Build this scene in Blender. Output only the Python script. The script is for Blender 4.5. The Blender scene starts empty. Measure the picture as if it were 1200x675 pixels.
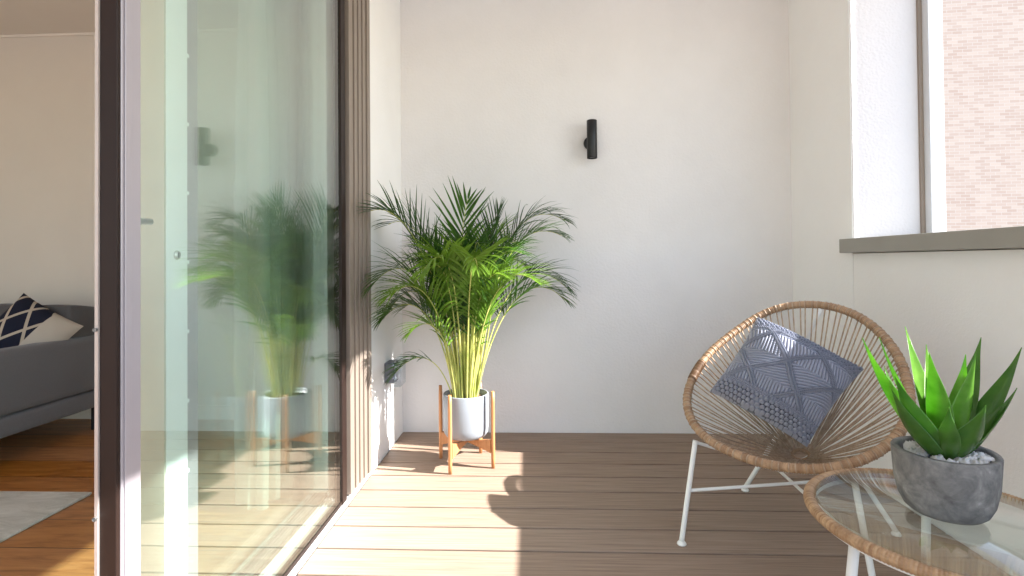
import bpy, bmesh, math, random
import numpy as np
from mathutils import Vector, Matrix
random.seed(4)
C = bpy.context.scene.collection
R = math.radians
PI = math.pi
# ------------------------------------------------------------------ camera
def rotm(yaw, pitch, roll):
    return Matrix.Rotation(yaw, 3, 'Z') @ Matrix.Rotation(pitch, 3, 'X') @ Matrix.Rotation(roll, 3, 'Y')
M = rotm(.0434, .0125, .0087)
cd = bpy.data.cameras.new('camera'); cam = bpy.data.objects.new('camera', cd); C.objects.link(cam)
r_, f_, u_ = M.col[0], M.col[1], M.col[2]
mw = Matrix.Identity(4)
for i in range(3):
    mw[i][0] = r_[i]; mw[i][1] = u_[i]; mw[i][2] = -f_[i]
mw[0][3], mw[1][3], mw[2][3] = 0, 0, .9432
cam.matrix_world = mw
cd.sensor_width = 36; cd.lens = 18.6; cd.shift_x = .0045; cd.shift_y = -.0321
cd.clip_start = .02; cd.clip_end = 500
bpy.context.scene.camera = cam
# ------------------------------------------------------------------ world, sun, exposure
ELEV, AZ = R(35.5), R(9.2)
w = bpy.data.worlds.new('World'); bpy.context.scene.world = w; w.use_nodes = True
nt = w.node_tree; sky = nt.nodes.new('ShaderNodeTexSky'); sky.sky_type = 'NISHITA'; sky.sun_disc = False
sky.sun_elevation = ELEV; sky.sun_rotation = R(90) + AZ
nt.links.new(sky.outputs[0], nt.nodes['Background'].inputs[0]); nt.nodes['Background'].inputs[1].default_value = .115
sd = bpy.data.lights.new('sun', 'SUN'); sd.energy = 5; sd.angle = R(.53); sd.color = (1, .965, .925)
so = bpy.data.objects.new('sun', sd); C.objects.link(so)
so.rotation_euler = Vector((-math.cos(ELEV)*math.cos(AZ), math.cos(ELEV)*math.sin(AZ), -math.sin(ELEV))).to_track_quat('-Z', 'Y').to_euler()
so.location = (6, -1, 6)
vs = bpy.context.scene.view_settings
vs.view_transform = 'Standard'; vs.look = 'None'; vs.gamma = 1; vs.use_curve_mapping = False; vs.exposure = 2.2
cy = bpy.context.scene.cycles
cy.max_bounces = 14; cy.diffuse_bounces = 7; cy.glossy_bounces = 8; cy.transparent_max_bounces = 32; cy.transmission_bounces = 8

# ------------------------------------------------------------------ helpers
class N:
    """tiny node helper"""
    def __init__(s, name, rough=.6, metal=0., spec=.5, col=(.5, .5, .5)):
        s.m = bpy.data.materials.new(name); s.m.use_nodes = True; s.t = s.m.node_tree
        s.b = s.t.nodes['Principled BSDF']
        s.b.inputs['Roughness'].default_value = rough; s.b.inputs['Metallic'].default_value = metal
        s.b.inputs['Specular IOR Level'].default_value = spec
        s.b.inputs['Base Color'].default_value = (*col, 1)
    def n(s, ty, **kw):
        x = s.t.nodes.new('ShaderNode' + ty)
        for k, v in kw.items():
            if k.startswith('i_'):
                key = k[2:].replace('_', ' ')
                x.inputs[key].default_value = v
            else: setattr(x, k, v)
        return x
    def l(s, a, b): s.t.links.new(a, b)
    def coord(s, kind='Object', scale=(1, 1, 1), rot=(0, 0, 0)):
        tc = s.n('TexCoord'); mp = s.n('Mapping'); mp.inputs['Scale'].default_value = scale; mp.inputs['Rotation'].default_value = rot
        s.l(tc.outputs[kind], mp.inputs[0]); return mp.outputs[0]
    def noise(s, vec, scale=5, detail=4, rough=.55, dist=0):
        x = s.n('TexNoise'); x.inputs['Scale'].default_value = scale; x.inputs['Detail'].default_value = detail
        x.inputs['Roughness'].default_value = rough; x.inputs['Distortion'].default_value = dist
        s.l(vec, x.inputs['Vector']); return x.outputs['Fac']
    def ramp(s, fac, stops):
        x = s.n('ValToRGB'); e = x.color_ramp.elements
        while len(e) > 1: e.remove(e[-1])
        e[0].position = stops[0][0]; e[0].color = (*stops[0][1], 1)
        for p, c in stops[1:]:
            q = e.new(p); q.color = (*c, 1)
        s.l(fac, x.inputs[0]); return x.outputs[0]
    def bump(s, h, strength=.3, dist=.002):
        x = s.n('Bump'); x.inputs['Strength'].default_value = strength; x.inputs['Distance'].default_value = dist
        s.l(h, x.inputs['Height'])
        if s.b.inputs['Normal'].is_linked: s.l(s.b.inputs['Normal'].links[0].from_socket, x.inputs['Normal'])
        s.l(x.outputs[0], s.b.inputs['Normal'])
    def col(s, sock): s.l(sock, s.b.inputs['Base Color'])
    def math(s, op, a, b=None):
        x = s.n('Math', operation=op)
        for i, v in enumerate((a, b)):
            if v is None: continue
            if isinstance(v, (int, float)): x.inputs[i].default_value = v
            else: s.l(v, x.inputs[i])
        return x.outputs[0]
    def mix(s, fac, a, b, blend='MIX'):
        x = s.n('Mix', data_type='RGBA', blend_type=blend)
        if isinstance(fac, (int, float)): x.inputs[0].default_value = fac
        else: s.l(fac, x.inputs[0])
        for i, v in ((6, a), (7, b)):
            if isinstance(v, tuple): x.inputs[i].default_value = (*v, 1)
            else: s.l(v, x.inputs[i])
        return x.outputs[2]
    def roughn(s, sock): s.l(sock, s.b.inputs['Roughness'])

def plain(name, col, rough=.6, metal=0, spec=.5, var=.08, scale=12, bump=0, bscale=200):
    m = N(name, rough, metal, spec); v = m.coord()
    f = m.noise(v, scale, 5)
    m.col(m.ramp(f, [(.25, tuple(c*(1-var) for c in col)), (.75, tuple(min(1, c*(1+var)) for c in col))]))
    if bump: m.bump(m.noise(v, bscale, 3), bump, .001)
    return m.m

def obj(name, bm, mat=None, parent=None, smooth=False):
    me = bpy.data.meshes.new(name)
    if isinstance(bm, bmesh.types.BMesh):
        bm.to_mesh(me); bm.free()
    else:
        me.from_pydata(bm[0], [], bm[1]); me.update()
    o = bpy.data.objects.new(name, me); C.objects.link(o)
    if mat: me.materials.append(mat)
    if smooth: me.shade_smooth()
    if parent is not None: o.parent = parent; o.matrix_parent_inverse = Matrix.Translation(-Vector(parent.location))
    return o
def thing(name, label, cat, loc=(0, 0, 0), group=None):
    o = bpy.data.objects.new(name, None); C.objects.link(o); o.location = loc; o.empty_display_size = .1
    return tag(o, label, cat, group)
def tag(o, label, cat, group=None):
    o['label'] = label; o['category'] = cat
    if group: o['group'] = group
    return o
def struct(o): o['kind'] = 'structure'; return o
def box(bm, x0, x1, y0, y1, z0, z1, bev=0):
    r = bmesh.ops.create_cube(bm, size=1)
    for v in r['verts']:
        v.co = Vector(((x0+x1)/2+v.co.x*(x1-x0), (y0+y1)/2+v.co.y*(y1-y0), (z0+z1)/2+v.co.z*(z1-z0)))
    if bev:
        es = list({e for v in r['verts'] for e in v.link_edges})
        bmesh.ops.bevel(bm, geom=es, offset=bev, segments=2, affect='EDGES', profile=.6)
    return bm
def bx(*a, bev=0): return box(bmesh.new(), *a, bev=bev)
def spline(pts, n, closed=False):
    """Catmull-Rom through points"""
    P = [Vector(p) for p in pts]; m = len(P); out = []
    segs = m if closed else m-1
    for i in range(segs):
        if closed: a, b, c, d = P[i-1], P[i], P[(i+1) % m], P[(i+2) % m]
        else: a, b, c, d = P[max(i-1, 0)], P[i], P[i+1], P[min(i+2, m-1)]
        for k in range(n):
            t = k/n
            out.append(.5*((2*b)+(c-a)*t+(2*a-5*b+4*c-d)*t*t+(3*b-a-3*c+d)*t**3))
    if not closed: out.append(P[-1])
    return out
def resample(pts, n, closed=False):
    P = list(pts)+([pts[0]] if closed else [])
    L = [0]
    for a, b in zip(P, P[1:]): L.append(L[-1]+(b-a).length)
    out = []; j = 0
    for i in range(n):
        s = L[-1]*i/(n if closed else n-1)
        while j < len(P)-2 and L[j+1] < s: j += 1
        t = (s-L[j])/max(1e-9, L[j+1]-L[j]); out.append(P[j].lerp(P[j+1], min(1, t)))
    return out, L[-1]
def tube(pts, rad, seg=10, closed=False, caps=True, bm=None, uvl=None):
    """sweep; rad number or function(i)"""
    bm = bm or bmesh.new(); n = len(pts); rings = []
    T = []
    for i in range(n):
        a = pts[i-1] if (closed or i > 0) else pts[i]; b = pts[(i+1) % n] if (closed or i < n-1) else pts[i]
        T.append((b-a).normalized())
    nrm = T[0].orthogonal().normalized()
    if closed and abs(T[0].z) < .9: nrm = (Vector((0, 0, 1)) - T[0]*T[0].z).normalized()
    for i in range(n):
        nrm = (nrm - T[i]*nrm.dot(T[i])).normalized(); bn = T[i].cross(nrm)
        r = rad(i) if callable(rad) else rad
        rings.append([bm.verts.new(pts[i]+(nrm*math.cos(2*PI*k/seg)+bn*math.sin(2*PI*k/seg))*r) for k in range(seg)])
    for i in range(n if closed else n-1):
        a, b = rings[i], rings[(i+1) % n]
        for k in range(seg): 
            f = bm.faces.new((a[k], a[(k+1) % seg], b[(k+1) % seg], b[k])); f.smooth = True
    if caps and not closed:
        bm.faces.new(rings[0][::-1]); bm.faces.new(rings[-1])
    return bm
def lathe(prof, loc=(0, 0, 0), seg=48, bm=None, fn=None):
    bm = bm or bmesh.new(); rings = []
    for r, z in prof:
        if r < 1e-6: rings.append([bm.verts.new(Vector(loc)+Vector((0, 0, z)))]); continue
        ring = []
        for k in range(seg):
            a = 2*PI*k/seg; q = fn(a) if fn else 1
            ring.append(bm.verts.new(Vector(loc)+Vector((r*q*math.cos(a), r*q*math.sin(a), z))))
        rings.append(ring)
    for a, b in zip(rings, rings[1:]):
        for k in range(seg):
            k2 = (k+1) % seg
            if len(a) == 1 and len(b) == 1: continue
            if len(a) == 1: f = bm.faces.new((a[0], b[k2], b[k]))
            elif len(b) == 1: f = bm.faces.new((a[k], a[k2], b[0]))
            else: f = bm.faces.new((a[k], a[k2], b[k2], b[k]))
            f.smooth = True
    bmesh.ops.recalc_face_normals(bm, faces=bm.faces)
    return bm
def V(*a): return Vector(a)

# ------------------------------------------------------------------ materials
def mat_render(name, col, bscale=260, bs=.35, coarse=0, blotch=.03):
    m = N(name, .9, 0, .2); v = m.coord()
    f = m.noise(v, 2.2, 5, .6)
    m.col(m.ramp(f, [(.25, tuple(c*(1-blotch) for c in col)), (.75, tuple(min(1, c*(1+blotch)) for c in col))]))
    m.bump(m.noise(v, bscale, 4, .6), bs, .0015)
    m.bump(m.noise(v, 14, 3), .12, .004)
    if coarse: 
        vo = m.n('TexVoronoi', feature='SMOOTH_F1'); vo.inputs['Scale'].default_value = 95; m.l(v, vo.inputs['Vector'])
        m.bump(vo.outputs['Distance'], coarse, .003)
    return m.m
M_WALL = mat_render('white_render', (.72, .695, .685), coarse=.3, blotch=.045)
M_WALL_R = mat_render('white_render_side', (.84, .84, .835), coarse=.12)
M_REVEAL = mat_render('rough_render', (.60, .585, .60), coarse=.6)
M_CEIL = mat_render('ceiling_paint', (.85, .84, .82), bs=.05)
M_INT = mat_render('interior_paint', (.64, .60, .54), bs=.05)
M_INTC = mat_render('interior_ceiling_paint', (.74, .70, .64), bs=.03)

def mat_deck():
    m = N('deck_board', .62, 0, .35); tc = m.n('TexCoord'); sp = m.n('SeparateXYZ'); m.l(tc.outputs['Object'], sp.inputs[0])
    idx = m.math('FLOOR', m.math('DIVIDE', m.math('SUBTRACT', sp.outputs[1], 2.936), .15))
    wn = m.n('TexWhiteNoise', noise_dimensions='1D'); m.l(idx, wn.inputs['W'])
    off = m.n('CombineXYZ'); m.l(m.math('MULTIPLY', wn.outputs['Value'], 13), off.inputs[0])
    add = m.n('VectorMath', operation='ADD'); m.l(tc.outputs['Object'], add.inputs[0]); m.l(off.outputs[0], add.inputs[1])
    mp = m.n('Mapping'); mp.inputs['Scale'].default_value = (1.2, 42, 10); m.l(add.outputs[0], mp.inputs[0])
    g = m.noise(mp.outputs[0], 3, 8, .62, .3)
    c = m.ramp(g, [(.22, (.155, .103, .074)), (.5, (.265, .19, .142)), (.78, (.37, .28, .217))])
    mp2 = m.n('Mapping'); mp2.inputs['Scale'].default_value = (1.5, 5, 1); m.l(add.outputs[0], mp2.inputs[0])
    big = m.noise(mp2.outputs[0], 1.6, 4)
    c = m.mix(m.math('MULTIPLY', big, .35), c, (.33, .245, .19))
    br = m.n('BrightContrast'); m.l(c, br.inputs[0]); m.l(m.math('MULTIPLY', m.math('SUBTRACT', wn.outputs['Value'], .5), .035), br.inputs[1])
    m.col(br.outputs[0])
    mp3 = m.n('Mapping'); mp3.inputs['Scale'].default_value = (2.5, 160, 10); m.l(add.outputs[0], mp3.inputs[0])
    m.bump(m.noise(mp3.outputs[0], 4, 4, .7), .35, .0015)
    m.roughn(m.ramp(g, [(.2, (.7,)*3), (.8, (.5,)*3)]))
    return m.m
M_DECK = mat_deck()
M_VOID = plain('deck_subframe', (.008, .006, .005), .9)

def mat_floor():
    m = N('oak_floor', .38, 0, .4); tc = m.n('TexCoord'); sp = m.n('SeparateXYZ'); m.l(tc.outputs['Object'], sp.inputs[0])
    idx = m.math('FLOOR', m.math('DIVIDE', sp.outputs[1], .19)); wn = m.n('TexWhiteNoise', noise_dimensions='1D'); m.l(idx, wn.inputs['W'])
    off = m.n('CombineXYZ'); m.l(m.math('MULTIPLY', wn.outputs['Value'], 9), off.inputs[0])
    add = m.n('VectorMath', operation='ADD'); m.l(tc.outputs['Object'], add.inputs[0]); m.l(off.outputs[0], add.inputs[1])
    mp = m.n('Mapping'); mp.inputs['Scale'].default_value = (1.3, 9, 3); m.l(add.outputs[0], mp.inputs[0])
    g = m.noise(mp.outputs[0], 3.2, 8, .62, .8)
    c = m.ramp(g, [(.25, (.19, .068, .018)), (.5, (.38, .155, .045)), (.75, (.52, .245, .08))])
    fr = m.math('FRACT', m.math('DIVIDE', sp.outputs[1], .19))
    seam = m.math('LESS_THAN', fr, .02)
    c = m.mix(seam, c, (.04, .02, .01))
    br = m.n('BrightContrast'); m.l(c, br.inputs[0]); m.l(m.math('MULTIPLY', m.math('SUBTRACT', wn.outputs['Value'], .5), .08), br.inputs[1])
    m.col(br.outputs[0]); m.bump(g, .1, .002); return m.m
M_FLOOR = mat_floor()

M_BRONZE = plain('bronze_aluminium', (.285, .235, .195), .42, .35, .5, .04)
M_BRONZE_L = plain('pale_bronze_aluminium', (.30, .27, .245), .4, .3, .5, .04)
M_DARK = plain('dark_edge_profile', (.016, .008, .006), .5, .0, .25, .1)
M_STILE = plain('grey_aluminium', (.36, .335, .36), .4, .25, .5, .03)
M_STILE_W = plain('pale_aluminium', (.86, .88, .88), .45, .1, .5, .02)
M_SILL_W = plain('pale_threshold', (.62, .61, .60), .45, .1, .5, .03)
M_GASKET = plain('rubber_gasket', (.015, .014, .015), .6)
M_STEEL = plain('brushed_steel', (.55, .55, .54), .3, .9)
M_SILLTAUPE = plain('taupe_coping', (.30, .29, .26), .5, .05, .5, .04)
M_WFRAME = plain('white_window_frame', (.60, .62, .66), .4, 0, .5, .02)

def mat_glass(name, tint=(.93, .99, .96), ior=1.5):
    m = bpy.data.materials.new(name); m.use_nodes = True; t = m.node_tree; t.nodes.clear()
    o = t.nodes.new('ShaderNodeOutputMaterial'); mx = t.nodes.new('ShaderNodeMixShader')
    tr = t.nodes.new('ShaderNodeBsdfTransparent'); tr.inputs[0].default_value = (*tint, 1)
    gl = t.nodes.new('ShaderNodeBsdfAnisotropic'); gl.inputs['Roughness'].default_value = 0
    gl.inputs['Color'].default_value = (.98, 1, .99, 1)
    ge = t.nodes.new('ShaderNodeNewGeometry'); fr = t.nodes.new('ShaderNodeFresnel')
    mr = t.nodes.new('ShaderNodeMapRange'); mr.inputs['To Min'].default_value = ior; mr.inputs['To Max'].default_value = 1/ior
    t.links.new(ge.outputs['Backfacing'], mr.inputs['Value']); t.links.new(mr.outputs[0], fr.inputs['IOR'])
    t.links.new(fr.outputs[0], mx.inputs[0]); t.links.new(tr.outputs[0], mx.inputs[1]); t.links.new(gl.outputs[0], mx.inputs[2])
    t.links.new(mx.outputs[0], o.inputs[0]); return m
M_GLASS = mat_glass('door_glass', (.952, .987, .974), 1.85)
M_GLASS_C = mat_glass('clear_glass', (.985, .995, .99))
M_GLASS_T = mat_glass('table_glass', (.94, .975, .96), 1.8)

# ------------------------------------------------------------------ the setting
XL, XR, YB, Y0 = -.72, 1.42, 2.936, -1.6
g = struct(obj('ground', bx(-150, 150, -150, 150, -9.2, -9), plain('pale_paving', (.35, .34, .32), .9)))
# deck: separate planks in one floor
bm = bmesh.new()
k = 0
while YB-.15*(k+1) > Y0:
    y1 = YB-.15*k-.0045; y0 = YB-.15*(k+1)+.0045
    box(bm, XL+.004, XR-.004, y0, y1, -.024, 0, bev=.0022); k += 1
deck = struct(obj('deck', bm, M_DECK))
struct(obj('deck_base', bx(XL, XR, Y0, YB, -.14, -.09), M_VOID))
struct(obj('balcony_ceiling', bx(XL-.2, 1.80, Y0, YB+.3, 2.5, 2.7), M_CEIL))
struct(obj('interior_floor', bx(-4.6, -.905, -2.4, 3.162, -.12, 0), M_FLOOR))
struct(obj('interior_ceiling', bx(-4.8, -.921, -2.4, 3.36, 2.39, 2.6), M_INTC))

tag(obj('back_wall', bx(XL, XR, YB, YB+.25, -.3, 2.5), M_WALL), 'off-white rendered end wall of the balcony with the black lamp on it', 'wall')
# short wall between door jamb and back wall
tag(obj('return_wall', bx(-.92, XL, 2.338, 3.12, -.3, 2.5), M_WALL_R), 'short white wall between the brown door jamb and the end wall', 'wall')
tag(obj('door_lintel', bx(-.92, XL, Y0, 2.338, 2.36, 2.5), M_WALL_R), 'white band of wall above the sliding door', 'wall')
# right wall with opening
t = thing('window_wall', 'white rendered wall on the right pierced by the big opening', 'wall', (1.57, 1, 0))
bm = bmesh.new()
box(bm, XR, 1.80, Y0, 2.393, -.3, .966)
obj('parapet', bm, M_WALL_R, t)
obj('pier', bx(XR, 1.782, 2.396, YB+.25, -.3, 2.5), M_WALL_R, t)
# rough render on the reveal face of the pier
obj('reveal', bx(XR+.004, 1.782, 2.391, 2.396, .99, 2.373), M_REVEAL, t)
obj('window_head', bx(XR, 1.80, Y0, 2.393, 2.375, 2.5), M_WALL_R, t)
t = thing('window', 'white framed opening in the right wall with a taupe coping below it', 'window', (1.7, 1, 1))
obj('sill', bx(XR-.045, 1.84, Y0, 2.42, .969, 1.031, bev=.003), M_SILLTAUPE, t)
fr = bmesh.new()
box(fr, 1.722, 1.765, 2.345, 2.390, 1.032, 2.3745, bev=.003)
box(fr, 1.768, 1.788, 2.352, 2.390, 1.032, 2.3745, bev=.003)
obj('frame', fr, M_WFRAME, t)
obj('gasket', bx(1.706, 1.7215, 2.380, 2.3905, 1.033, 2.3745), M_BRONZE, t)

# living room walls
tag(obj('interior_wall', bx(-4.6, -.923, 3.162, 3.35, -.1, 2.39), M_INT), 'beige painted living room wall behind the grey sofa', 'wall')
tag(obj('interior_wall', bx(-4.8, -4.6, -2.4, 3.35, -.1, 2.39), M_INT), 'beige painted side wall of the living room facing the glass door', 'wall')
tag(obj('skirting_board', bx(-4.6, -.923, 3.146, 3.1615, 0, .085, bev=.002), M_INTC), 'pale skirting board along the foot of the living room wall', 'skirting')
tag(obj('cornice', bx(-4.6, -.923, 3.152, 3.1615, 2.375, 2.3895), M_INTC), 'thin shadow-line cornice where living room wall meets ceiling', 'cornice')

# brick building opposite
def mat_brick():
    m = N('red_brick', .9, 0, .2); v = m.coord('Object', rot=(R(90), 0, 0))
    b = m.n('TexBrick'); m.l(v, b.inputs['Vector']); b.inputs['Scale'].default_value = 1
    b.inputs['Brick Width'].default_value = .225; b.inputs['Row Height'].default_value = .075; b.inputs['Mortar Size'].default_value = .006
    b.inputs['Color1'].default_value = (.34, .245, .20, 1); b.inputs['Color2'].default_value = (.42, .335, .285, 1); b.inputs['Mortar'].default_value = (.42, .375, .34, 1)
    f = m.noise(m.coord(), .5, 5); c = m.mix(m.math('MULTIPLY', f, .45), b.outputs[0], (.41, .345, .30)); m.col(c)
    return m.m
def big_window_house():
    t = thing('brick_building', 'pale red brick building seen through the window opening', 'building', (14, 13, -9))
    o = obj('facade', bx(-9, 9, 0, 8, 0, 21), mat_brick()); o.parent = t; o.rotation_euler = (0, 0, R(-4))
    o = obj('roof_coping', bx(-9.1, 9.1, -.1, 8.1, 21.003, 21.3), plain('stone_coping', (.5, .48, .44))); o.parent = t; o.rotation_euler = (0, 0, R(-4))
big_window_house()

# ------------------------------------------------------------------ sliding door
t = thing('door_jamb', 'ridged brown metal jamb of the sliding door beside the palm', 'door jamb', (XL-.05, 2.2, 0))
prof = [(2.090, -.735, 0), (2.135, -.722, 1), (2.150, -.732, 0), (2.185, -.720, 0), (2.198, -.730, 0), (2.235, -.718, 0), (2.248, -.729, 0), (2.285, -.716, 0), (2.298, -.727, 0), (2.3375, -.712, 0)]
bm = bmesh.new()
for (a, _, _), (b, x, c) in zip(prof, prof[1:]):
    box(bm, -.762, x, a, b-.0005, .021, 2.358, bev=.0015)
box(bm, -.905, -.763, 2.262, 2.337, .021, 2.358)
obj('profile', bm, M_BRONZE, t)
obj('rubber_seal', bx(-.76, -.741, 2.072, 2.0898, .021, 2.358), M_GASKET, t)
t = thing('door_threshold', 'pale metal threshold track between the deck and the sliding door', 'threshold', (-.8, 1, 0))
bm = bmesh.new()
box(bm, -.902, XL-.002, Y0, 2.337, -.05, .004)
box(bm, -.760, XL-.002, Y0, 2.337, .0045, .013, bev=.002)
box(bm, -.905, -.868, Y0, 2.337, .0045, .013, bev=.002)
for x in (-.772, -.795, -.806, -.84): box(bm, x-.0025, x+.0025, Y0, 2.337, .0045, .011)
obj('track', bm, M_SILL_W, t)
obj('gutter', bx(XL-.0018, XL+.0035, Y0, 2.936, -.03, -.004), M_GASKET, t)

def panel(label, x0, x1, ya, yn, yf, yz, fm, near_m):
    """x0 inner face, x1 outer face, ya..yn near stile, yf..yz far stile"""
    t = thing('sliding_door', label, 'sliding door', ((x0+x1)/2, (ya+yz)/2, 0))
    z0, z1 = .0135, 2.355
    obj('near_stile', bx(x0, x1, ya, yn, z0, z1, bev=.002), near_m, t)
    obj('far_stile', bx(x0, x1, yf, yz, z0, z1, bev=.002), fm, t)
    obj('bottom_rail', bx(x0+.003, x1-.003, yn, yf, z0, z0+.014), M_DARK, t)
    obj('top_rail', bx(x0+.003, x1-.003, yn, yf, z1-.06, z1), M_BRONZE, t)
    for x in (x1-.012, x0+.006): obj('pane', bx(x, x+.006, yn-.006, yf+.006, z0+.0145, z1-.062), M_GLASS, t)
    return t
p1 = panel('front glass door leaf with dark leading edge and grey stile', -.7600, -.7285, .912, .960, 2.015, 2.062, M_DARK, M_STILE)
e = obj('edge_strip', bx(-.7600, -.729, .902, .9115, .0135, 2.355, bev=.002), M_DARK, p1)
obj('edge_seal', bx(-.7665, -.7605, .899, .920, .0135, 2.355), plain('pale_seal', (.45, .40, .37), .5, .3), p1)
for z in (.50, .115, .83, 1.5):
    s = lathe([(0, -.002), (.003, -.0015), (.0036, 0), (.0036, .004)], (0, 0, 0), 14)
    bmesh.ops.rotate(s, cent=(0, 0, 0), matrix=Matrix.Rotation(R(90), 3, 'X').to_3x3(), verts=s.verts)
    bmesh.ops.translate(s, vec=(-.7635, .8985, z), verts=s.verts); obj('screw', s, M_STEEL, p1)
bm = bmesh.new()
box(bm, -.7279, -.7255, .918, .934, .0145, 2.354, bev=.001)
obj('stile_ridge', bm, M_STILE, p1)
# lever on the inside face
bm = tube([V(-.760, .945, 1.03), V(-.783, .945, 1.03), V(-.789, .955, 1.03), V(-.790, 1.068, 1.033)], .007, 10)
obj('handle', bm, M_STEEL, p1)
p2 = panel('rear glass door leaf with pale stile and small round lock', -.872, -.815, 1.152, 1.225, 2.091, 2.245, M_STILE_W, M_STILE_W)
obj('edge_strip', bx(-.871, -.8165, 1.146, 1.1515, .0135, 2.355), plain('beige_edge', (.52, .48, .38), .5), p2)
bm = bmesh.new(); box(bm, -.852, -.820, 1.2252, 1.272, .0135, 2.355, bev=.002); obj('glazing_bead', bm, M_STILE, p2)
for k in range(14):
    z = .12+k*.165; obj('bead_clip', bx(-.8198, -.816, 1.2255, 1.2325, z, z+.008), M_STILE_W, p2)
s = lathe([(0, .004), (.009, .004), (.011, .001), (.011, 0)], (0, 0, 0), 24)
bmesh.ops.rotate(s, cent=(0, 0, 0), matrix=Matrix.Rotation(R(90), 3, 'Y'), verts=s.verts); bmesh.ops.translate(s, vec=(-.815, 1.186, .965), verts=s.verts)
lk = obj('lock', s, M_STEEL, p2)
obj('key_slot', bx(-.8108, -.8103, 1.1845, 1.1875, .959, .971), M_GASKET, p2)

# ------------------------------------------------------------------ wall lamp
t = thing('wall_lamp', 'small black cylindrical up-and-down wall lamp on the end wall', 'wall lamp', (.33, 2.9, 1.6))
M_BLACK = plain('black_metal', (.012, .012, .013), .38, .3)
lx, ly = .338, 2.866
obj('shade', lathe([(.0, .095), (.023, .095), (.023, .103), (.0265, .103), (.0275, .101), (.0275, -.101), (.0265, -.103), (.023, -.103), (.023, -.095), (0, -.095)], (lx, ly, 1.6), 40), M_BLACK, t)
s = lathe([(0, 0), (.034, 0), (.036, .002), (.036, .016), (.034, .018), (0, .018)], (0, 0, 0), 36)
bmesh.ops.rotate(s, cent=(0, 0, 0), matrix=Matrix.Rotation(R(90), 3, 'X'), verts=s.verts); bmesh.ops.translate(s, vec=(lx-.003, YB-.0005, 1.592), verts=s.verts)
obj('mount_plate', s, M_BLACK, t)
obj('arm', tube([V(lx, YB-.018, 1.592), V(lx, ly+.02, 1.592)], .009, 14), M_BLACK, t)
obj('lens', lathe([(0, -.0965), (.0225, -.0965), (.0225, -.0955), (0, -.0955)], (lx, ly, 1.6), 30), plain('frosted_lens', (.35, .35, .33), .3), t)

# ------------------------------------------------------------------ outdoor socket
t = thing('outdoor_socket', 'grey outdoor socket box with clear flap on the short white wall', 'socket', (-.70, 2.6, .42))
M_GREYP = plain('grey_plastic', (.11, .12, .14), .45)
obj('box', bx(XL+.0005, -.672, 2.565, 2.66, .352, .452, bev=.006), M_GREYP, t)
obj('cover', bx(-.6715, -.636, 2.560, 2.668, .335, .472, bev=.008), mat_glass('clear_plastic', (.80, .84, .88)), t)
obj('faceplate', bx(-.6714, -.664, 2.575, 2.65, .365, .44, bev=.003), plain('pale_plastic', (.55, .57, .6), .4), t)

# ------------------------------------------------------------------ sheer curtain
def curtain():
    v, f = [], []; nx, nz = 260, 12
    for i in range(nx+1):
        s = i/nx; y = 1.95+s*.66
        for k in range(nz+1):
            z = .02+2.33*k/nz
            a = .036*(1+.25*math.sin(z*1.3+s*5))
            q = s*2*PI*7+.9*math.sin(s*9)+.35*math.sin(z*1.1); a *= 1.5; v.append((-1.07+a*math.sin(q)+.014*math.sin(s*47+z), y+.03*math.sin(q*2), z))
    for i in range(nx):
        for k in range(nz):
            a = i*(nz+1)+k; f.append((a, a+nz+1, a+nz+2, a+1))
    m = bpy.data.materials.new('sheer_fabric'); m.use_nodes = True; t = m.node_tree; b = t.nodes['Principled BSDF']
    b.inputs['Base Color'].default_value = (.86, .85, .83, 1); b.inputs['Roughness'].default_value = .9
    tr = t.nodes.new('ShaderNodeBsdfTransparent'); mx = t.nodes.new('ShaderNodeMixShader'); mx.inputs[0].default_value = .88
    tl = t.nodes.new('ShaderNodeBsdfTranslucent'); tl.inputs[0].default_value = (.7, .69, .67, 1); m2 = t.nodes.new('ShaderNodeMixShader'); m2.inputs[0].default_value = .4
    t.links.new(b.outputs[0], m2.inputs[1]); t.links.new(tl.outputs[0], m2.inputs[2])
    t.links.new(tr.outputs[0], mx.inputs[1]); t.links.new(m2.outputs[0], mx.inputs[2]); t.links.new(mx.outputs[0], t.nodes['Material Output'].inputs[0])
    tag(obj('curtain', (v, f), m, None, True), 'sheer pale curtain gathered indoors behind the glass door', 'curtain')
curtain()

# ------------------------------------------------------------------ sofa
def mat_fabric(name, col, sc=350, var=.12, bs=.5):
    m = N(name, .95, 0, .15); v = m.coord(); n1 = m.noise(v, sc, 2, .7); n2 = m.noise(v, 6, 3)
    c = m.ramp(n1, [(.3, tuple(x*(1-var) for x in col)), (.7, tuple(x*(1+var) for x in col))])
    m.col(m.mix(m.math('MULTIPLY', n2, .25), c, tuple(x*.8 for x in col))); m.bump(n1, bs, .001)
    m.b.inputs['Sheen Weight'].default_value = .2
    return m.m
M_SOFA = mat_fabric('grey_wool', (.15, .15, .16))
M_SOFA2 = mat_fabric('grey_wool_cushion', (.095, .092, .095))
def cushion(cx, cyy, cz, sx, sy, sz, n=20, p=3.2, mat=None, parent=None, name='cushion', rot=None, sag=0):
    bm = bmesh.new(); bmesh.ops.create_cube(bm, size=2); bmesh.ops.subdivide_edges(bm, edges=bm.edges[:], cuts=n, use_grid_fill=True)
    for v in bm.verts:
        x, y, z = v.co; L = (abs(x)**p+abs(y)**p+abs(z)**p)**(1/p); q = Vector((x, y, z))/L
        q = q.lerp(Vector((x, y, z)), .72)
        w = 1+.02*math.sin(7*x+3*z)+.015*math.sin(9*z+4*x); q.z *= w
        v.co = Vector((q.x*sx/2, q.y*sy/2, q.z*sz/2))
        if rot: v.co = rot @ v.co
        v.co += Vector((cx, cyy, cz))
    return obj(name, bm, mat, parent, True)
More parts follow.
